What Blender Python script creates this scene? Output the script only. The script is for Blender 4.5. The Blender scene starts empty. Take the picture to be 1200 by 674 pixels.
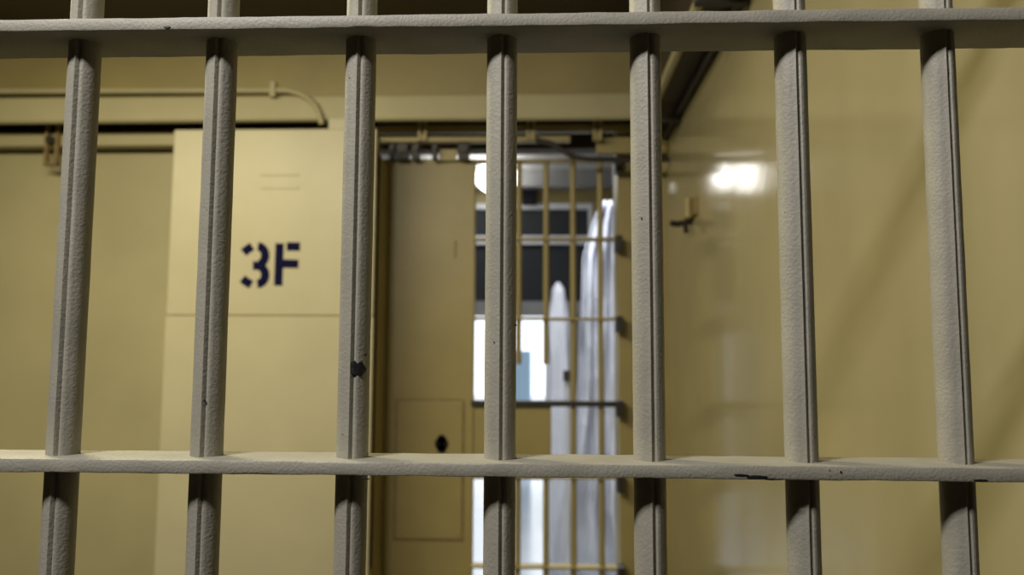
import bpy, bmesh, math, random
from mathutils import Vector, Matrix, noise
random.seed(7)
S = bpy.context.scene
COL = S.collection

# ---------------------------------------------------------------- camera
FPX, PITCH, YAW, ROLL = 930.2, 0.0908, -0.0390, -0.0046
CAM = Vector((0.0331, -0.6215, 1.30))
cy, sy, cp, sp = math.cos(YAW), math.sin(YAW), math.cos(PITCH), math.sin(PITCH)
F = Vector((cp * sy, cp * cy, sp))
R0 = Vector((cy, -sy, 0)); U0 = Vector((-sp * sy, -sp * cy, cp))
R = math.cos(ROLL) * R0 - math.sin(ROLL) * U0
U = math.sin(ROLL) * R0 + math.cos(ROLL) * U0
cam = bpy.data.cameras.new('camera')
cam.sensor_width = 36.0; cam.lens = FPX * 36.0 / 1200.0
cam.clip_start = 0.02; cam.clip_end = 200
cam.dof.use_dof = True; cam.dof.focus_distance = 0.63; cam.dof.aperture_fstop = 6.0
co = bpy.data.objects.new('camera', cam); COL.objects.link(co)
co.matrix_world = Matrix(((R.x, U.x, -F.x, CAM.x), (R.y, U.y, -F.y, CAM.y), (R.z, U.z, -F.z, CAM.z), (0, 0, 0, 1)))
S.camera = co
def at(px, py, Y):
    """where the line of sight through a photo point meets the plane at depth Y"""
    d = F * FPX + R * (px - 600) + U * (337 - py)
    t = (Y - CAM.y) / d.y
    return CAM + d * t
def atx(px, py, X):
    d = F * FPX + R * (px - 600) + U * (337 - py)
    return CAM + d * ((X - CAM.x) / d.x)

# ---------------------------------------------------------------- light
S.view_settings.view_transform = 'Standard'; S.view_settings.look = 'None'
S.view_settings.gamma = 1.0; S.view_settings.use_curve_mapping = False
S.view_settings.exposure = 0.0
w = bpy.data.worlds.new('sky'); S.world = w; w.use_nodes = True
w.node_tree.nodes['Background'].inputs[0].default_value = (0.86, 0.93, 1.0, 1)
w.node_tree.nodes['Background'].inputs[1].default_value = 2.2
def area(name, loc, sx, sy_, power, col, target=None):
    l = bpy.data.lights.new(name, 'AREA'); l.shape = 'RECTANGLE'; l.size = sx; l.size_y = sy_
    l.energy = power; l.color = col
    o = bpy.data.objects.new(name, l); COL.objects.link(o); o.location = loc
    d = (Vector(target) - Vector(loc)) if target else Vector((0, 0, -1))
    o.rotation_euler = d.to_track_quat('-Z', 'Y').to_euler()
    return o
area('walkway_light', (-0.75, -0.97, 2.60), 0.40, 0.04, 31.0, (1.0, 0.97, 0.94), (-0.1, 0.0, 1.3))
area('cell_light', (-1.50, 0.95, 2.45), 1.3, 0.25, 35.0, (1.0, 0.90, 0.56), (-1.40, 1.24, 1.50))
area('cell_fill_near', (-0.74, 0.50, 2.58), 0.4, 0.2, 8.5, (1.0, 0.88, 0.50))  # added fill without a fitting, warms the crossbar tops and bars
area('corridor_fill', (0.15, 3.65, 3.2), 0.3, 0.8, 95.0, (0.92, 0.95, 1.0))  # added fill, brightens the plastic sheet beyond the gate

# ---------------------------------------------------------------- materials
def nd(nt, t, **k):
    n = nt.nodes.new(t)
    for a, b in k.items(): setattr(n, a, b)
    return n
def mat(name, col, rough=0.5, metal=0.0, var=0.0, vscale=6.0, bumps=(), col2=None, spec=0.5, emit=None, speck=None):
    m = bpy.data.materials.new(name); m.use_nodes = True; nt = m.node_tree
    b = nt.nodes['Principled BSDF']
    b.inputs['Base Color'].default_value = (*col, 1); b.inputs['Roughness'].default_value = rough
    b.inputs['Metallic'].default_value = metal; b.inputs['Specular IOR Level'].default_value = spec
    tc = nd(nt, 'ShaderNodeTexCoord')
    src = None
    if var or col2:
        n = nd(nt, 'ShaderNodeTexNoise'); n.inputs['Scale'].default_value = vscale; n.inputs['Detail'].default_value = 5
        nt.links.new(tc.outputs['Object'], n.inputs['Vector'])
        r = nd(nt, 'ShaderNodeValToRGB')
        r.color_ramp.elements[0].position = 0.32; r.color_ramp.elements[1].position = 0.68
        c2 = col2 or tuple(c * (1 - var) for c in col)
        r.color_ramp.elements[0].color = (*c2, 1); r.color_ramp.elements[1].color = (*col, 1)
        nt.links.new(n.outputs['Fac'], r.inputs['Fac']); src = r.outputs['Color']
    if speck:
        sc_, thr, sc_col = speck
        v = nd(nt, 'ShaderNodeTexNoise'); v.inputs['Scale'].default_value = sc_; v.inputs['Detail'].default_value = 2
        nt.links.new(tc.outputs['Object'], v.inputs['Vector'])
        q = nd(nt, 'ShaderNodeValToRGB'); q.color_ramp.elements[0].position = thr; q.color_ramp.elements[1].position = thr + 0.03
        q.color_ramp.elements[0].color = (0, 0, 0, 1); q.color_ramp.elements[1].color = (1, 1, 1, 1)
        nt.links.new(v.outputs['Fac'], q.inputs['Fac'])
        mx = nd(nt, 'ShaderNodeMix', data_type='RGBA')
        nt.links.new(q.outputs['Color'], mx.inputs[0])
        if src: nt.links.new(src, mx.inputs[6])
        else: mx.inputs[6].default_value = (*col, 1)
        mx.inputs[7].default_value = (*sc_col, 1); src = mx.outputs[2]
    if src: nt.links.new(src, b.inputs['Base Color'])
    prev = None
    for sc_, st, dist in bumps:
        n = nd(nt, 'ShaderNodeTexNoise'); n.inputs['Scale'].default_value = sc_; n.inputs['Detail'].default_value = 3
        nt.links.new(tc.outputs['Object'], n.inputs['Vector'])
        bp = nd(nt, 'ShaderNodeBump'); bp.inputs['Strength'].default_value = st; bp.inputs['Distance'].default_value = dist
        nt.links.new(n.outputs['Fac'], bp.inputs['Height'])
        if prev: nt.links.new(prev, bp.inputs['Normal'])
        prev = bp.outputs['Normal']
    if prev: nt.links.new(prev, b.inputs['Normal'])
    if emit:
        b.inputs['Emission Color'].default_value = (*emit[0], 1); b.inputs['Emission Strength'].default_value = emit[1]
    return m
CREAM = (0.54, 0.49, 0.335)
M = {}
M['bar'] = mat('bar_paint', (0.345, 0.325, 0.262), 0.55, var=0.14, vscale=30, bumps=((420, 0.55, 0.0009), (90, 0.10, 0.0016)), speck=(230, 0.765, (0.08, 0.06, 0.04)))
M['steel'] = mat('cream_steel_paint', CREAM, 0.42, var=0.07, vscale=5, bumps=((20, 0.15, 0.004), (120, 0.1, 0.001)))
M['wall'] = mat('tan_wall_paint', (0.50, 0.445, 0.26), 0.5, var=0.12, vscale=3, bumps=((9, 0.2, 0.01), (90, 0.15, 0.001)))
M['gloss'] = mat('glossy_tan_wall_paint', (0.46, 0.405, 0.235), 0.12, var=0.14, vscale=2.5, bumps=((5, 0.06, 0.012), (70, 0.05, 0.001)))
M['gate'] = mat('ochre_gate_paint', (0.365, 0.295, 0.122), 0.45, var=0.12, vscale=5, bumps=((25, 0.15, 0.003),))
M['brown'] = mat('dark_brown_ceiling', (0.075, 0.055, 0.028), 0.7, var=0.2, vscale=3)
M['dark'] = mat('dark_iron', (0.035, 0.028, 0.022), 0.5, var=0.3, vscale=20)
M['black'] = mat('black_plastic', (0.012, 0.011, 0.014), 0.8, spec=0.2)
M['chip'] = mat('bare_dark_metal', (0.012, 0.010, 0.012), 0.5, bumps=((400, 0.5, 0.001),))
M['blue'] = mat('dark_blue_stencil_paint', (0.005, 0.005, 0.040), 0.8, spec=0.1)
M['floor'] = mat('dark_concrete', (0.05, 0.045, 0.038), 0.35, var=0.2, vscale=2)
M['palefloor'] = mat('pale_polished_floor', (0.62, 0.64, 0.66), 0.15, var=0.1, vscale=2)
M['white'] = mat('white_paint', (0.74, 0.75, 0.77), 0.5)
M['plaster'] = mat('pale_plaster', (0.55, 0.55, 0.53), 0.7, var=0.1)
M['greypaint'] = mat('grey_paint', (0.30, 0.30, 0.30), 0.6, var=0.2, vscale=4)
M['pane'] = mat('dark_grey_glass', (0.035, 0.038, 0.042), 0.6, spec=0.15)
M['paleblue'] = mat('pale_blue_paint', (0.40, 0.58, 0.80), 0.5)
M['rust'] = mat('rusty_tan_paint', (0.30, 0.21, 0.085), 0.6, var=0.35, vscale=40)
M['metal'] = mat('bright_metal', (0.85, 0.84, 0.80), 0.25, metal=0.6)
M['globe'] = mat('lit_opal_glass', (0.9, 0.9, 0.9), 0.3, emit=((1.0, 0.97, 0.92), 6.0))
M['pavement'] = mat('pale_pavement', (0.6, 0.6, 0.58), 0.8, var=0.1)
# plastic sheeting: milky, part see-through
def plastic():
    m = bpy.data.materials.new('milky_plastic_sheet'); m.use_nodes = True; nt = m.node_tree
    b = nt.nodes['Principled BSDF']; b.inputs['Base Color'].default_value = (0.80, 0.82, 0.87, 1); b.inputs['Roughness'].default_value = 0.22
    tr = nd(nt, 'ShaderNodeBsdfTranslucent'); tr.inputs[0].default_value = (0.82, 0.84, 0.90, 1)
    mx = nd(nt, 'ShaderNodeMixShader'); mx.inputs[0].default_value = 0.4
    tc = nd(nt, 'ShaderNodeTexCoord'); mp = nd(nt, 'ShaderNodeMapping'); mp.inputs['Scale'].default_value = (1, 1, 0.25)
    n = nd(nt, 'ShaderNodeTexNoise'); n.inputs['Scale'].default_value = 14; n.inputs['Detail'].default_value = 3
    bp = nd(nt, 'ShaderNodeBump'); bp.inputs['Strength'].default_value = 0.8; bp.inputs['Distance'].default_value = 0.05
    nt.links.new(tc.outputs['Object'], mp.inputs['Vector']); nt.links.new(mp.outputs['Vector'], n.inputs['Vector'])
    nt.links.new(n.outputs['Fac'], bp.inputs['Height']); nt.links.new(bp.outputs['Normal'], b.inputs['Normal'])
    nt.links.new(b.outputs[0], mx.inputs[1]); nt.links.new(tr.outputs[0], mx.inputs[2])
    nt.links.new(mx.outputs[0], nt.nodes['Material Output'].inputs['Surface'])
    return m
M['plastic'] = plastic()

# ---------------------------------------------------------------- mesh helpers
class MB:
    def __init__(s): s.bm = bmesh.new()
    def box(s, x0, x1, y0, y1, z0, z1, bev=0.0, seg=2):
        g = bmesh.ops.create_cube(s.bm, size=1.0)
        vs = g['verts']
        for v in vs:
            v.co = Vector(((x0 + x1) / 2 + v.co.x * (x1 - x0), (y0 + y1) / 2 + v.co.y * (y1 - y0), (z0 + z1) / 2 + v.co.z * (z1 - z0)))
        if bev:
            es = list({e for v in vs for e in v.link_edges})
            bmesh.ops.bevel(s.bm, geom=es, offset=bev, segments=seg, affect='EDGES', profile=0.5)
        return s
    def cyl(s, a, b, r, n=20, r2=None, bev=0.0):
        a = Vector(a); b = Vector(b); d = b - a
        g = bmesh.ops.create_cone(s.bm, cap_ends=True, segments=n, radius1=r, radius2=r if r2 is None else r2, depth=d.length)
        q = d.to_track_quat('Z', 'Y').to_matrix().to_4x4()
        bmesh.ops.transform(s.bm, matrix=Matrix.Translation((a + b) / 2) @ q, verts=g['verts'])
        return s
    def tube(s, pts, r, n=14):
        pts = [Vector(p) for p in pts]; rings = []
        up = Vector((0, 1, 0.01)).normalized()
        for i, p in enumerate(pts):
            t = (pts[min(i + 1, len(pts) - 1)] - pts[max(i - 1, 0)]).normalized()
            a = t.cross(up).normalized(); b = t.cross(a).normalized()
            rings.append([s.bm.verts.new(p + r * (math.cos(k * 2 * math.pi / n) * a + math.sin(k * 2 * math.pi / n) * b)) for k in range(n)])
        for i in range(len(rings) - 1):
            for k in range(n):
                s.bm.faces.new((rings[i][k], rings[i][(k + 1) % n], rings[i + 1][(k + 1) % n], rings[i + 1][k]))
        s.bm.faces.new(rings[0]); s.bm.faces.new(rings[-1][::-1])
        return s
    def prism(s, poly, y0, y1):
        """poly: list of (x,z), run along Y"""
        a = [s.bm.verts.new((x, y0, z)) for x, z in poly]; b = [s.bm.verts.new((x, y1, z)) for x, z in poly]
        n = len(poly)
        s.bm.faces.new(a); s.bm.faces.new(b[::-1])
        for i in range(n): s.bm.faces.new((a[i], b[i], b[(i + 1) % n], a[(i + 1) % n]))
        return s
    def build(s, name, m, parent=None, smooth=False, loc=None):
        bmesh.ops.recalc_face_normals(s.bm, faces=s.bm.faces)
        me = bpy.data.meshes.new(name)
        if loc is not None: bmesh.ops.translate(s.bm, verts=s.bm.verts, vec=-Vector(loc))
        if parent is not None:
            bmesh.ops.translate(s.bm, verts=s.bm.verts, vec=-(WLOC[parent.name]))
        s.bm.to_mesh(me); s.bm.free()
        me.materials.append(m)
        if smooth:
            for p in me.polygons: p.use_smooth = True
            try: me.set_sharp_from_angle(angle=math.radians(40))
            except Exception: pass
        o = bpy.data.objects.new(name, me); COL.objects.link(o)
        if loc is not None: o.location = loc
        if parent is not None: o.parent = parent
        WLOC[o.name] = Vector(loc) if loc is not None else (WLOC[parent.name].copy() if parent is not None else Vector((0, 0, 0)))
        return o
WLOC = {}
def thing(name, label, cat, loc=(0, 0, 0), group=None):
    o = bpy.data.objects.new(name, None); COL.objects.link(o); o.empty_display_size = 0.05
    o.location = loc; WLOC[o.name] = Vector(loc)
    return tag(o, label, cat, group)
def tag(o, label, cat, group=None, kind=None):
    o['label'] = label; o['category'] = cat
    if group: o['group'] = group
    if kind: o['kind'] = kind
    return o
def struct(o, label=None, cat=None):
    o['kind'] = 'structure'
    if label: o['label'] = label
    if cat: o['category'] = cat
    return o

# ================================================================ SETTING
H = CAM.z
YB = 2.72            # plane of the gate
XW = 0.56            # right-hand wall
XL = -3.0
ZC = 2.64            # ceiling of cell side
# floors and ceilings
struct(MB().box(XL - .2, 1.8, -2.4, YB + .2, -0.1, 0).build('floor', M['floor']), 'grey concrete floor behind and before the bars', 'floor')
struct(MB().box(XL - .2, 1.8, YB + .2, 8.3, -0.1, 0).build('floor_corridor', M['palefloor']), 'pale shiny corridor floor beyond the gate', 'floor')
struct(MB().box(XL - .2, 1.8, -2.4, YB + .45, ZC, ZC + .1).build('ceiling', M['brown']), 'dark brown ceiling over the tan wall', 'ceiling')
struct(MB().box(XL - .2, 1.8, YB + .45, 8.3, 3.3, 3.4).build('ceiling_corridor', M['plaster']), 'pale corridor ceiling beyond the gate', 'ceiling')
# walls
struct(MB().box(XW, XW + .25, 0.06, YB + .25, 0, ZC).build('wall_right', M['gloss']), 'glossy tan painted wall on the right', 'wall')
struct(MB().box(XL - .2, XL, -2.4, YB + .3, 0, ZC).build('wall_left', M['brown']), 'brown wall at the far left side', 'wall')
struct(MB().box(XL, 1.8, -2.4, -2.2, 0, ZC).build('wall_rear', M['brown']), 'brown wall of the walkway', 'wall')
struct(MB().box(1.6, 1.8, -2.2, 8.1, 0, 3.3).build('wall_side', M['brown']), 'brown wall along the corridor', 'wall')
zt = at(100, 181, YB).z      # top of the wall panel under the track
wl = MB().box(XL, -0.86, YB, YB + .12, 0, zt + .02)
struct(wl.build('wall_back', M['wall']), 'tan painted wall left of the numbered cabinet', 'wall')
struct(MB().box(XL, -0.86, YB + .24, YB + .34, zt - .1, ZC).build('wall_slot', M['brown']), 'recess above the tan wall, coloured dark for its shade', 'wall')  # dark colour puts the shade of the slot into its back wall
struct(MB().box(XL, 1.6, YB + .36, YB + .46, 2.30, 3.3).build('wall_back_upper', M['brown']), 'wall over the gate, coloured brown for the header shadow', 'wall')  # brown stands in for the shadow under the header
struct(MB().box(XL, -0.86, YB + .46, YB + .56, 0, 2.3).build('wall_corridor_front', M['plaster']), 'pale wall behind the gate', 'wall')
jx = at(726, 400, YB).x
struct(MB().box(jx, 1.6, YB + .03, YB + .25, 0, 2.32).build('wall_back_right', M['gate']), 'narrow ochre strip of wall right of the barred gate', 'wall')
# upper right soffit that carries the pipes
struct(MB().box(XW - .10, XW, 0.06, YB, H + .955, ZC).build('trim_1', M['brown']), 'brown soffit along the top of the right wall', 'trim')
# corridor shell beyond the gate
YF = 8.0
dL, dR = at(552, 420, YF).x, at(647, 420, YF).x
zd = at(600, 368, YF).z       # head of the bright doorway
wf = MB()
wx0, wx1 = dL - .35, at(694, 300, YF).x
wf.box(XL, wx0, YF, YF + .2, 0, 3.3); wf.box(wx1, 1.6, YF, YF + .2, 0, 3.3)
wtop = at(640, 239, YF).z
wf.box(wx0, wx1, YF, YF + .2, wtop, 3.3)
struct(wf.build('wall_far', M['gate']), 'ochre wall at the far end of the corridor', 'wall')
struct(MB().box(XL - .2, XL, YB + .3, YF + .2, 0, 3.3).build('wall_corridor_left', M['plaster']), 'pale corridor wall on the far left', 'wall')
struct(MB().box(XL - 3, 4, YF + .2, 30, -0.25, -0.05).build('ground_outside', M['pavement']), 'pale paving outside the bright doorway', 'ground')
# transom window over doorway
z1a, z1b = at(620, 242, YF).z, at(620, 281, YF).z
win = struct(MB().box(wx0, wx1, YF + .05, YF + .08, zd + .03, wtop).build('window_1', M['pane']), 'dark grey glazed window above the bright doorway', 'window')
fr = MB(); fr.box(wx0, wx1, YF - .01, YF + .12, z1a - .03, z1a + .03); fr.box(wx0, wx1, YF - .01, YF + .12, z1b - .05, z1b + .045)
for q in (wx0 + .02, wx1 - .02): fr.box(q - .02, q + .02, YF, YF + .10, zd, wtop)
fr.build('window_frame', M['white'], win)
df = MB(); df.box(wx0, wx1, YF - .02, YF + .16, zd - .02, zd + .14); df.box(wx0, dL, YF - .02, YF + .16, 0, zd); df.box(dR, wx1, YF - .02, YF + .16, 0, zd)
struct(df.build('door_1', M['greypaint']), 'grey frame of the bright doorway at the corridor end', 'door')
for k, yy in enumerate((5.7, 7.6)):
    struct(MB().box(XL, 1.6, yy, yy + .16, 3.12, 3.3).build('trim_%d' % (k + 2), M['greypaint']), 'grey beam across the corridor ceiling', 'trim')

# ================================================================ BARRED FRONT (in focus)
SP = 0.115
zTop, zLow, HD, TH = H + .2576, H - .0757, .0287, .0103
fence = thing('barred_screen', 'pale grey steel bars with two flat crossbars across the whole view', 'bars', (0, 0, 0))
def bar_mesh(seed, z0, z1):
    mb = MB(); n = 56; rings = []; nz = int((z1 - z0) / .012)
    for j in range(nz + 1):
        z = z0 + (z1 - z0) * j / nz; ring = []
        for k in range(n):
            a = 2 * math.pi * k / n           # angle from -Y towards +X
            d = (math.degrees(a) + 180) % 360 - 180
            r = .0123
            for g in (0, 180):
                e = (d - g - 2 + 180) % 360 - 180
                r += .0012 * math.exp(-(e / 8.0) ** 2)
                e = (d - g - 11 + 180) % 360 - 180
                r -= .0019 * math.exp(-(e / 6.0) ** 2)
                e = (d - g - 24 + 180) % 360 - 180
                r += .0004 * math.exp(-(e / 8.0) ** 2)
            r += .00022 * noise.noise(Vector((math.cos(a) * 1.3 + seed * 9, math.sin(a) * 1.3, z * 45)))
            ring.append(mb.bm.verts.new((r * math.sin(a), -r * math.cos(a), z)))
        rings.append(ring)
    for j in range(nz):
        for k in range(n):
            mb.bm.faces.new((rings[j][k], rings[j][(k + 1) % n], rings[j + 1][(k + 1) % n], rings[j + 1][k]))
    mb.bm.faces.new(rings[0][::-1]); mb.bm.faces.new(rings[-1])
    return mb
bars = {}
for i in range(-7, 5):
    mb = bar_mesh(i, 0.0, ZC)
    bmesh.ops.translate(mb.bm, verts=mb.bm.verts, vec=(i * SP, 0, 0))
    b = mb.build('bar', M['bar'], fence, loc=None, smooth=True)
    for p in b.data.polygons: p.use_smooth = True
    bars[i] = b
def rail(z0, z1, seed):
    mb = MB(); x0, x1 = -7.6 * SP, XW + .02
    nx = 170; prof = []
    w_, h_, c = HD, (z1 - z0) / 2, .0016
    for (py, pz) in ((-w_ + c, -h_), (-w_ + c * .3, -h_ + c * .3), (-w_, -h_ + c), (-w_, h_ - c), (-w_ + c * .3, h_ - c * .3), (-w_ + c, h_), (0, h_), (w_ - c, h_), (w_, h_ - c), (w_, -h_ + c), (w_ - c, -h_), (0, -h_)):
        prof.append((py, pz))
    rings = []
    for j in range(nx + 1):
        x = x0 + (x1 - x0) * j / nx; ring = []
        for k, (py, pz) in enumerate(prof):
            nv = noise.noise_vector(Vector((x * 28, seed * 5 + py * 60, pz * 120)))
            n2 = noise.noise_vector(Vector((x * 110, seed * 5 + 30 + py * 60, pz * 120)))
            ring.append(mb.bm.verts.new((x, py + .0005 * nv.y + .0003 * n2.y, (z0 + z1) / 2 + pz + .0005 * nv.z + .0003 * n2.z)))
        rings.append(ring)
    n = len(prof)
    for j in range(nx):
        for k in range(n): mb.bm.faces.new((rings[j][k], rings[j + 1][k], rings[j + 1][(k + 1) % n], rings[j][(k + 1) % n]))
    mb.bm.faces.new(rings[0]); mb.bm.faces.new(rings[-1][::-1])
    return mb
rails = {}
for nm, a, b in (('low', zLow - TH, zLow), ('top', zTop, zTop + TH), ('foot', .02, .03), ('knee', zLow - .3437 - TH, zLow - .3437), ('sky', zTop + .3437, zTop + .3437 + TH)):
    rails[nm] = rail(a, b, len(nm) + a).build('crossbar', M['bar'], fence, smooth=True)
# chips of bare metal
def chip(parent, cx, cz, w_, h_, surf, seed, name='paint_chip'):
    """irregular patch lying on surface surf(x,z)->point"""
    mb = MB(); n = 18
    def P(u, v, lift): 
        p, nr = surf(cx + u, cz + v); return p + nr * lift
    outer = []; inner = []
    for k in range(n):
        a = 2 * math.pi * k / n
        rr = .8 + .35 * noise.noise(Vector((math.cos(a) * 1.4, math.sin(a) * 1.4, seed * 3.1)))
        outer.append(mb.bm.verts.new(P(w_ / 2 * rr * math.cos(a), h_ / 2 * rr * math.sin(a), -.0006)))
        inner.append(mb.bm.verts.new(P(w_ / 2 * .85 * rr * math.cos(a), h_ / 2 * .85 * rr * math.sin(a), .0005)))
    c = mb.bm.verts.new(P(0, 0, .0005))
    for k in range(n):
        q = (k + 1) % n
        mb.bm.faces.new((outer[k], outer[q], inner[q], inner[k])); mb.bm.faces.new((inner[k], inner[q], c))
    o = mb.build(name, M['chip'], parent); return o
def on_bar(i):
    def f(x, z):
        s_ = max(-.98, min(.98, (x - i * SP) / .0125)); a = math.asin(s_)
        return Vector((i * SP + .0127 * math.sin(a), -.0127 * math.cos(a), z)), Vector((math.sin(a), -math.cos(a), 0))
    return f
def bar_hit(px, py, i):
    # approach the surface of bar i along the sight line
    d = (F * FPX + R * (px - 600) + U * (337 - py)).normalized(); t = .4
    while t < 1.2:
        p = CAM + d * t
        if (p.x - i * SP) ** 2 + p.y ** 2 < .0126 ** 2: return p
        t += .0002
    return at(px, py, 0)
for px, py, i, a, b in ((414.5, 432, -1, .0098, .0142), (421, 432.5, -1, .0098, .0142), (428, 415.5, -1, .002, .0022), (240, 470, -2, .0018, .003), (579, 401, 0, .0012, .0012), (752, 256, 1, .0014, .0018), (604.5, 381, 0, .0016, .0016)):
    p = bar_hit(px, py, i)
    chip(bars[i], p.x, p.z, a, b, on_bar(i), px)
def on_rail(x, z): return Vector((x, -HD - .0003, z)), Vector((0, -1, 0))
for px, py, a, b in ((886, 559, .022, .0032), (868, 556.5, .012, .0016), (906, 562, .02, .0016), (985, 553, .0016, .0018), (972, 551, .001, .001), (1150, 562.5, .012, .0012), (428, 561.5, .008, .0016)):
    p = at(px, py, -HD); chip(rails['low'], p.x, p.z, a, b, on_rail, px)
for px, py, a, b in ((196, 32, .007, .002),):
    p = at(px, py, -HD); chip(rails['top'], p.x, p.z, a, b, on_rail, px)

# ================================================================ NUMBERED CABINET
YC = 2.38
c0, c1 = at(197, 300, YC), at(438.5, 300, YC)
ctop = at(300, 151, YC).z
zs = at(300, 370.5, YC).z
cx0, cx1 = c0.x, c1.x
cab = thing('lock_cabinet', 'tall cream steel cabinet stencilled 3F beside the barred gate', 'cabinet', ((cx0 + cx1) / 2, YC + .17, 0))
cm = MB().box(cx0 + .012, cx1 - .012, YC + .02, YB - .036, 0, at(450, 187, YC + .2).z)
cm.box(cx0 + .012, cx1 - .012, YC + .02, YC + .13, .5, ctop - .002)
cm.build('body', M['gate'], cab)
pu = MB().box(cx0, cx1, YC, YC + .03, zs + .0012, ctop, .007, 3).build('front_panel', M['steel'], cab)
pl = MB().box(cx0, cx1, YC, YC + .03, 0.02, zs - .0012, .002, 2).build('front_panel', M['steel'], cab)
MB().box(cx0 + .004, cx1 - .004, YC + .004, YC + .024, zs - .004, zs + .004).build('panel_joint', M['rust'], cab)
# painted-over label plate
lm = MB()
for y0_, y1_ in ((203, 206), (217, 221.5)):
    a, b = at(306, y0_, YC), at(350, y1_, YC); lm.box(a.x, b.x, YC - .003, YC + .002, b.z, a.z, .002)
lm.build('painted_over_label', M['steel'], pu)
# stencilled characters
def strokes(pls, wpx, name):
    mb = MB(); w2 = wpx / 2
    for q_, pts in enumerate(pls):
        dy_ = YC - .0006 - .0003 * q_
        pts = [Vector((x, y, 0)) for x, y in pts]; L = []; Rr = []
        for i, p in enumerate(pts):
            t = (pts[min(i + 1, len(pts) - 1)] - pts[max(i - 1, 0)]).normalized(); nrm = Vector((-t.y, t.x, 0))
            L.append(p + nrm * w2); Rr.append(p - nrm * w2)
        poly = L + Rr[::-1]
        f = [mb.bm.verts.new(at(q.x, q.y, dy_)) for q in poly]; bk = [mb.bm.verts.new(at(q.x, q.y, YC + .001)) for q in poly]
        m_ = len(pts)
        for i in range(m_ - 1):
            mb.bm.faces.new((f[i], f[i + 1], f[2 * m_ - 2 - i], f[2 * m_ - 1 - i]))
        for i in range(2 * m_): mb.bm.faces.new((f[i], bk[i], bk[(i + 1) % (2 * m_)], f[(i + 1) % (2 * m_)]))
    return mb.build(name, M['blue'], pu)
def Z(x, y): return (270 + x / 8.43, 270 + y / 8.43)
def arc(cx, cy_, rx, ry, a0, a1, n=12):
    return [Z(cx + rx * math.cos(math.radians(a0 + (a1 - a0) * k / n)), cy_ + ry * math.sin(math.radians(a0 + (a1 - a0) * k / n))) for k in range(n + 1)]
strokes([[Z(130, 222), Z(165, 190), Z(215, 158)], arc(268, 247, 76, 90, -88, 70, 14), [Z(222, 350), Z(325, 347)],
         arc(262, 440, 82, 90, -75, 88, 14), [Z(118, 476), Z(155, 508), Z(205, 536)]], 10.0, 'stencilled_number')
strokes([[Z(487, 128), Z(472, 548)], [Z(556, 160), Z(688, 160)], [Z(500, 328), Z(672, 332)]], 10.0, 'stencilled_letter')

# ================================================================ HEADER, CONDUIT, TRACKS
YH = 2.50
hz0, hz1 = at(300, 142, YH).z, at(300, 111, YH).z
hd = thing('door_header', 'long tan steel header box over the cabinet and gate', 'header', (-1.2, YH, hz0))
MB().box(XL, XW - .002, YH, YH + .035, hz0, hz1, .015, 4).build('lower_cover', M['wall'], hd)
MB().box(XL, XW - .002, YH + .05, YH + .16, hz1 - .01, ZC - .002).build('upper_cover', M['gate'], hd)  # darker colour than the lower cover stands in for weaker light up here
# conduit
YP = YH - .014
pts = []
pa, pb = at(0, 107, YP), at(336, 106, YP)
pts += [Vector((XL, YP, pa.z)), pa, at(170, 106.5, YP), pb]
for x, y in ((350, 109.5), (361, 115), (369, 123), (374.5, 133), (376.5, 142), (377, 146)): pts.append(at(x, y, YP))
cd = thing('conduit_pipe', 'thin tan conduit bending down into the top of the cabinet', 'pipe', (pb.x, YP, pb.z))
MB().tube(pts, .0115).build('pipe', M['wall'], cd, smooth=True)
q = at(320.5, 106, YP)
MB().box(q.x - .012, q.x + .012, YP - .016, YH - .001, q.z - .03, q.z + .034, .003).build('pipe_strap', M['wall'], cd)
q = at(377, 150, YP)
MB().cyl((q.x, YP, ctop - .001), (q.x, YP, ctop + .022), .026, 24).build('coupling', M['steel'], cd, smooth=True)
a, b = at(383, 141, YC), at(412, 152, YC)
jb = tag(MB().box(a.x, b.x, YC + .02, YC + .12, ctop - .002, at(390, 139, YC + .03).z, .004).build('junction_box', M['steel'], None), 'small cream box on top of the cabinet beside the conduit', 'box')
# track on the left
YT = 2.66
t0, t1 = at(100, 157, YT).z, at(100, 173, YT).z
lt = thing('door_track', 'thin tan track rail along the wall left of the cabinet', 'rail', (-2, YT, t1))
MB().box(XL, cx0 + .3, YT - .03, YT + .03, t1, t0, .004).build('track_bar', M['wall'], lt)
a = at(63, 150, YT - .04); b = at(63, 194, YT - .04)
hb = MB(); hw = at(72, 170, YT - .04).x - at(56, 170, YT - .04).x
hb.box(a.x - hw / 2, a.x - hw / 2 + .014, YT - .055, YT - .03, b.z, a.z + .03, .003); hb.box(a.x + hw / 2 - .014, a.x + hw / 2, YT - .055, YT - .03, b.z, a.z + .03, .003)
hb.box(a.x - hw / 2, a.x + hw / 2, YT - .05, YT - .03, b.z, b.z + .012)
hb.build('hanger', M['rust'], lt)
MB().cyl((a.x, YT - .065, (t0 + t1) / 2 - .01), (a.x, YT - .03, (t0 + t1) / 2 - .01), .017, 16).build('hanger_bolt', M['dark'], lt)
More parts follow.
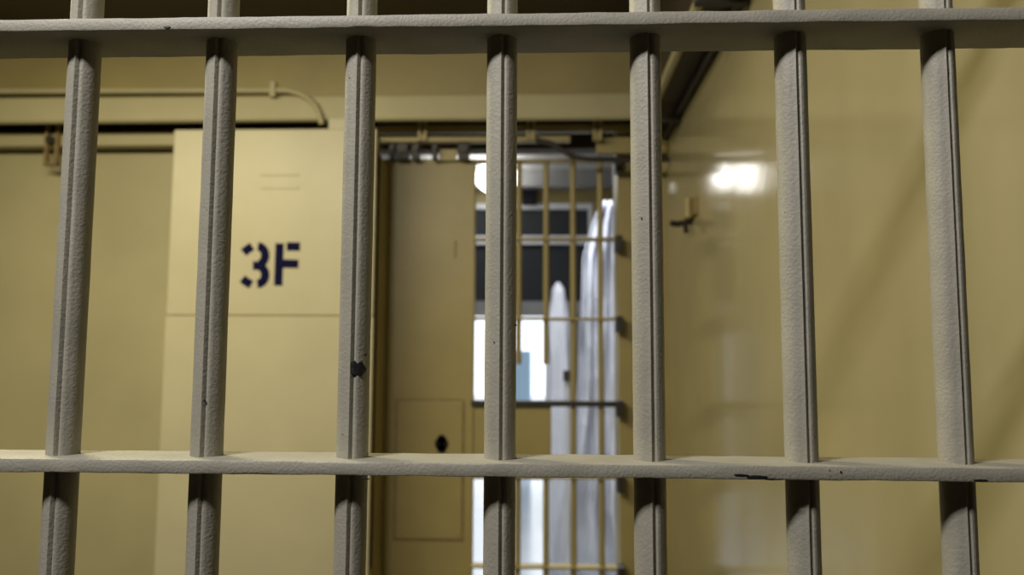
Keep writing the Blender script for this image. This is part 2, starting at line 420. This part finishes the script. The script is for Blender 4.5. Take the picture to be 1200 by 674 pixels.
# gate track
YG = YB - .06
g0, g1, g2, g3 = at(600, 148, YG).z, at(600, 156, YG).z, at(600, 162, YG).z, at(600, 168, YG).z
gt = thing('gate_track', 'tan sliding track with hangers and dark rollers above the gate', 'rail', (0, YG, g3))
xl = cx1 - .25
MB().box(xl, XW - .004, YG - .02, YG + .02, g1, g0, .003).build('track_bar', M['gate'], gt)
MB().box(xl, at(668, 165, YG).x, YG - .03, YG + .01, g3, g2, .003).build('angle_bar', M['gate'], gt)
for px in (495.5, 622, 700):
    p = at(px, 150, YG - .03)
    hm = MB(); hm.box(p.x - .019, p.x - .006, YG - .045, YG - .02, g3, hz0 + .03, .002); hm.box(p.x + .006, p.x + .019, YG - .045, YG - .02, g3, hz0 + .03, .002); hm.box(p.x - .019, p.x + .019, YG - .04, YG - .018, g3 + .004, g3 + .03)
    hm.build('hanger', M['gate'], gt)
for l_, r_ in ((430, 441), (457, 463), (465, 479), (483, 492), (507, 513), (537, 550)):
    a, b = at(l_, 172, YG), at(r_, 187, YG); c_ = (a.x + b.x) / 2
    rm = MB(); rm.box(a.x, b.x, YG - .014, YG + .014, b.z - .002, g3 + .004, .002); rm.cyl((c_, YG - .026, a.z - .012), (c_, YG + .02, a.z - .012), (b.x - a.x) * .42, 20)
    rm.build('roller', M['dark'], gt)
a, b = at(514, 174, YG), at(535, 187, YG)
MB().box(a.x, b.x, YG + .015, YG + .024, b.z, a.z).build('guide_plate', M['gate'], gt)
YR = YG - .075
MB().tube([at(628, 164, YR), at(645, 168, YR), at(660, 177, YR), at(672, 184, YR), at(690, 187, YR), Vector((XW - .01, YR, at(740, 187, YR).z))], .012).build('actuator_rod', M['dark'], gt, smooth=True)
a, b = at(698, 165, YB), at(738, 183, YB)
MB().box(a.x, XW - .004, YG + .01, YG + .04, b.z, a.z).build('cover_plate', M['gate'], gt)

# ================================================================ BARRED GATE
gx0, gx1 = cx1 - .20, at(556, 400, YB).x
gtop = at(600, 187, YB).z
gate = thing('barred_gate', 'ochre barred gate with solid lock panel deep behind the front bars', 'gate', ((gx0 + jx) / 2, YB, 0))
lp = MB().box(gx0, gx1, YB - .02, YB + .03, 0.03, gtop, .004).build('lock_panel', M['gate'], gate)
gxm = at(459, 400, YB).x
ca, cb = at(466, 470, YB - .02), at(541, 632, YB - .02)
MB().box(ca.x, cb.x, YB - .027, YB - .018, cb.z, ca.z, .003).build('lock_cover', M['gate'], lp)
MB().box(ca.x - .009, cb.x + .009, YB - .022, YB - .018, cb.z - .009, ca.z + .009).build('cover_seam', M['rust'], lp)
k = at(517.5, 520, YB - .027)
kh = MB(); kh.cyl((k.x, YB - .032, k.z), (k.x, YB - .02, k.z), .028, 20); kh.cyl((k.x, YB - .032, k.z - .02), (k.x, YB - .02, k.z - .02), .019, 16); kh.cyl((k.x, YB - .032, k.z + .018), (k.x, YB - .02, k.z + .018), .019, 16)
kh.build('keyhole', M['black'], lp)
k = at(533, 290, YB - .02)
MB().box(k.x - .004, k.x + .004, YB - .028, YB - .015, k.z - .04, k.z + .03, .002).build('slot_tab', M['gate'], lp)
for px in (470, 536): 
    for py in (477, 626):
        k = at(px, py, YB - .027); MB().cyl((k.x, YB - .031, k.z), (k.x, YB - .02, k.z), .007, 12).build('screw', M['gate'], lp)
zst = at(610, 427, YB).z; zp1, zp0 = at(610, 472, YB).z, at(610, 562, YB).z
def gbar(px, z0, z1):
    x = at(px, 300, YB).x
    MB().cyl((x, YB, z0), (x, YB, z1), .0125, 20).build('bar', M['gate'], gate, smooth=True)
for px in (576.5, 608, 640): gbar(px, zst, gtop); gbar(px, .03, zp0 + .01)
for px in (671.5, 703.5): gbar(px, .03, gtop)
zc = [H + .171 + .3376 * k for k in (2, 1, 0, -1.03, -1.93, -3)]
for kk, z in enumerate(zc):
    if kk == 3: 
        cb_ = MB().box(gx1 - .01, jx, YB - .028, YB + .028, z - .016, z + .008, .002).build('crossbar', M['dark'], gate)
    else:
        cb_ = MB().box(gx1 - .01, jx, YB - .028, YB + .028, z - .006, z + .006, .002).build('crossbar', M['gate'], gate)
    MB().box(jx - .018, jx + .012, YB - .05, YB + .02, z - .055, z + .012, .003).build('stop_block', M['dark'], cb_)
px0, px1 = gx1 - .005, at(646, 500, YB).x
MB().box(px0, px1, YB - .012, YB + .012, zp0, zp1, .002).build('food_slot_plate', M['gate'], gate)
MB().box(gx0, gx1, YB - .03, YB + .03, 0.0, .05).build('bottom_rail', M['gate'], gate)

# ================================================================ RIGHT WALL FITTINGS
p = atx(812, 250, XW); q = atx(808, 264, XW)
wl_ = thing('wall_latch', 'rusty tan latch with dark hook on the glossy right wall', 'latch', (XW, p.y, p.z))
MB().box(XW - .012, XW + .002, p.y - .09, p.y + .10, p.z - .02, atx(812, 236, XW).z, .004).build('back_plate', M['rust'], wl_)
MB().cyl((XW - .02, p.y - .02, p.z - .02), (XW - .02, p.y - .02, p.z + .05), .014, 14).build('pin', M['gate'], wl_, smooth=True)
hk = MB(); hk.tube([(XW - .002, p.y + .02, q.z + .004), (XW - .03, p.y + .02, q.z), (XW - .05, p.y + .02, q.z - .004), (XW - .075, p.y + .01, q.z - .002)], .011)
hk.tube([(XW - .03, p.y, q.z), (XW - .03, p.y - .02, q.z - .02), (XW - .03, p.y - .03, q.z - .04)], .009)
hk.build('hook', M['dark'], wl_, smooth=True)
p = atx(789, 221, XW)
tag(MB().cyl((XW - .016, p.y, p.z), (XW + .002, p.y, p.z), .022, 20, r2=.03).build('lamp_reflection_disc', M['white'], None, smooth=True), 'small round lamp reflection modelled as a pale button on the right wall by the bar', 'disc')  # pale raised disc in place of a lamp's reflection in the gloss paint
# overhead pipes
zA = H + .934
pA = tag(MB().tube([(XW - .017, .08, zA), (XW - .017, 1.4, zA), (XW - .017, YB - .05, zA)], .012).build('pipe', M['dark'], None, smooth=True), 'dark thin pipe along the top edge of the right wall', 'pipe')
pB = tag(MB().tube([(XW - .115, .08, zA + .01), (XW - .115, 1.4, zA + .01), (XW - .115, YH - .02, zA + .01)], .015).build('pipe', M['wall'], None, smooth=True), 'tan pipe running beside the soffit next to the dark pipe', 'pipe')
for k, yy in enumerate((2.35, 1.35)):
    bk = MB().box(XW - .14, XW, yy - .012, yy + .012, zA - .03, zA - .012, .002)
    tag(bk.build('pipe_bracket', M['dark'], None), ('dark bracket under both pipes near the header', 'dark bracket under both pipes nearer the front bars')[k], 'bracket', 'brackets under the overhead pipes')

# ================================================================ BEYOND THE GATE
# globe lamp
YLp = 7.3
def globe_lamp(px, YLp, label):
    gA, gB = at(px, 190, YLp), at(px, 228, YLp)
    gx_ = gA.x; gr = (at(608, 200, YLp).x - at(557, 200, YLp).x) / 2
    lamp = thing('globe_lamp', label, 'lamp', (gx_, YLp, 3.3), 'globe lamps of the corridor')
    gm = MB(); g = bmesh.ops.create_uvsphere(gm.bm, u_segments=28, v_segments=16, radius=1.0)
    for v in g['verts']:
        zz = v.co.z; f = 1.0 if zz > 0 else (1 - .25 * zz * zz)
        v.co = Vector((gx_ + v.co.x * gr * f, YLp + v.co.y * gr * f, (gA.z + gB.z) / 2 + zz * (gA.z - gB.z) / 2))
    gm.build('globe', M['globe'], lamp, smooth=True)
    MB().cyl((gx_, YLp, gA.z + .012), (gx_, YLp, at(px, 176, YLp).z), gr * .98, 28, r2=gr * .75).build('lamp_ring', M['globe'], lamp, smooth=True)
    MB().cyl((gx_, YLp, gA.z - .01), (gx_, YLp, 3.3), .02, 12).build('stem', M['dark'], lamp)
globe_lamp(582, YLp, 'lit white globe lamp hanging behind the middle front bar')
globe_lamp(530, YLp, 'lit white globe lamp hidden mostly by the gate lock panel')
# black box
a, b = at(612, 213, YF - .1), at(629, 239, YF - .1)
bb = thing('black_box', 'small black box at the top of the far corridor wall', 'box', ((a.x + b.x) / 2, YF, b.z))
MB().box(a.x, b.x, YF - .12, YF - .02, b.z, a.z, .01).build('casing', M['black'], bb)
MB().box((a.x + b.x) / 2 - .02, (a.x + b.x) / 2 + .02, YF - .03, YF, b.z + .05, a.z - .05).build('mount', M['dark'], bb)
# plastic sheeting
def sheet(name, edge, Yd, m, folds, amp, label, cat):
    """edge: list of (y_px, xl_px, xr_px) top to bottom, hung at depth Yd"""
    mb = MB(); nu, nv = 60, 70; grid = []
    z_of = [at((l + r_) / 2, y, Yd).z for y, l, r_ in edge]
    xl_ = [at(l, y, Yd).x for y, l, r_ in edge]; xr_ = [at(r_, y, Yd).x for y, l, r_ in edge]
    def lerp(z, arr):
        for i in range(len(z_of) - 1):
            if z_of[i] >= z >= z_of[i + 1]:
                t = (z_of[i] - z) / (z_of[i] - z_of[i + 1]); return arr[i] + (arr[i + 1] - arr[i]) * t
        return arr[-1]
    for j in range(nv + 1):
        z = z_of[0] + (z_of[-1] - z_of[0]) * j / nv; row = []
        for i in range(nu + 1):
            u = i / nu; x = lerp(z, xl_) + (lerp(z, xr_) - lerp(z, xl_)) * u
            y = Yd + amp * math.sin(u * folds * 2 * math.pi + 1.5 * noise.noise(Vector((u * 2, z * 1.2, 3)))) + amp * 1.2 * noise.noise(Vector((u * 5, z * 2.2, 9)))
            row.append(mb.bm.verts.new((x, y, z)))
        grid.append(row)
    for j in range(nv):
        for i in range(nu): mb.bm.faces.new((grid[j][i], grid[j][i + 1], grid[j + 1][i + 1], grid[j + 1][i]))
    o = mb.build(name, m, None, smooth=True)
    so = o.modifiers.new('thick', 'SOLIDIFY'); so.thickness = .003
    return tag(o, label, cat)
Yd = 4.3
def floor_px(Yd, x): 
    # photo row where the floor lies at that depth
    lo, hi = 430, 1500
    for _ in range(40):
        m_ = (lo + hi) / 2
        if at(x, m_, Yd).z > 0.005: lo = m_
        else: hi = m_
    return lo
fy = floor_px(Yd, 690)
sheet('plastic_sheet', [(236, 704, 724), (262, 694, 724), (300, 683, 724), (440, 678, 723), (540, 668, 724), (600, 650, 726), (fy, 640, 735)], Yd, M['plastic'], 3, .04, 'milky plastic sheet hanging in folds behind the gate bars', 'plastic sheet')
Yd2 = 5.4
fy2 = floor_px(Yd2, 655)
def draped():
    z0_ = 0.0; ztop = at(652, 331, Yd2).z
    cxp = at(654, 400, Yd2).x
    mb = MB(); n = 40; rows = []
    for j in range(41):
        t = j / 40; z = ztop * (1 - t)
        r_ = (.040 + .036 * min(1, t * 6) + .02 * t) * min(1, .35 + t * 26)
        ring = []
        for k in range(n):
            a = 2 * math.pi * k / n
            rr = r_ * (1 + .18 * math.sin(5 * a + 2 * noise.noise(Vector((t * 4, 0, 0)))) * min(1, t * 5))
            ring.append(mb.bm.verts.new((cxp + rr * math.cos(a), Yd2 + rr * math.sin(a), z)))
        rows.append(ring)
    for j in range(40):
        for k in range(n): mb.bm.faces.new((rows[j][k], rows[j][(k + 1) % n], rows[j + 1][(k + 1) % n], rows[j + 1][k]))
    mb.bm.faces.new(rows[0]); mb.bm.faces.new(rows[-1][::-1])
    return tag(mb.build('draped_post', M['plastic'], None, smooth=True), 'narrow post wrapped in white plastic left of the hanging sheet', 'post')
draped()
Yp = 4.0
ps = thing('stand_post', 'thin white post with dark cap in front of plastic sheeting', 'post', (at(664, 450, Yp).x, Yp, 0))
a = at(664, 447, Yp)
MB().cyl((a.x, Yp, 0.02), (a.x, Yp, a.z), .014, 16).build('pole', M['white'], ps, smooth=True)
MB().box(a.x - .02, a.x + .02, Yp - .02, Yp + .02, a.z, at(664, 434, Yp).z, .004).build('cap', M['dark'], ps)
MB().cyl((a.x, Yp, 0), (a.x, Yp, .02), .08, 24).build('foot', M['dark'], ps, smooth=True)
# pale blue door leaf standing open outside
a, b = at(599, 411, 9.0), at(622, 470, 9.0)
bl = thing('blue_box', 'pale blue box standing outside the bright doorway', 'box', ((a.x + b.x) / 2, 9.1, -.05))
MB().box(a.x, b.x, 9.0, 9.5, -.05, a.z, .01).build('body', M['paleblue'], bl)
MB().box(a.x + .02, b.x - .02, 8.985, 9.005, 0, a.z - .03, .005).build('front_panel', M['paleblue'], bl)
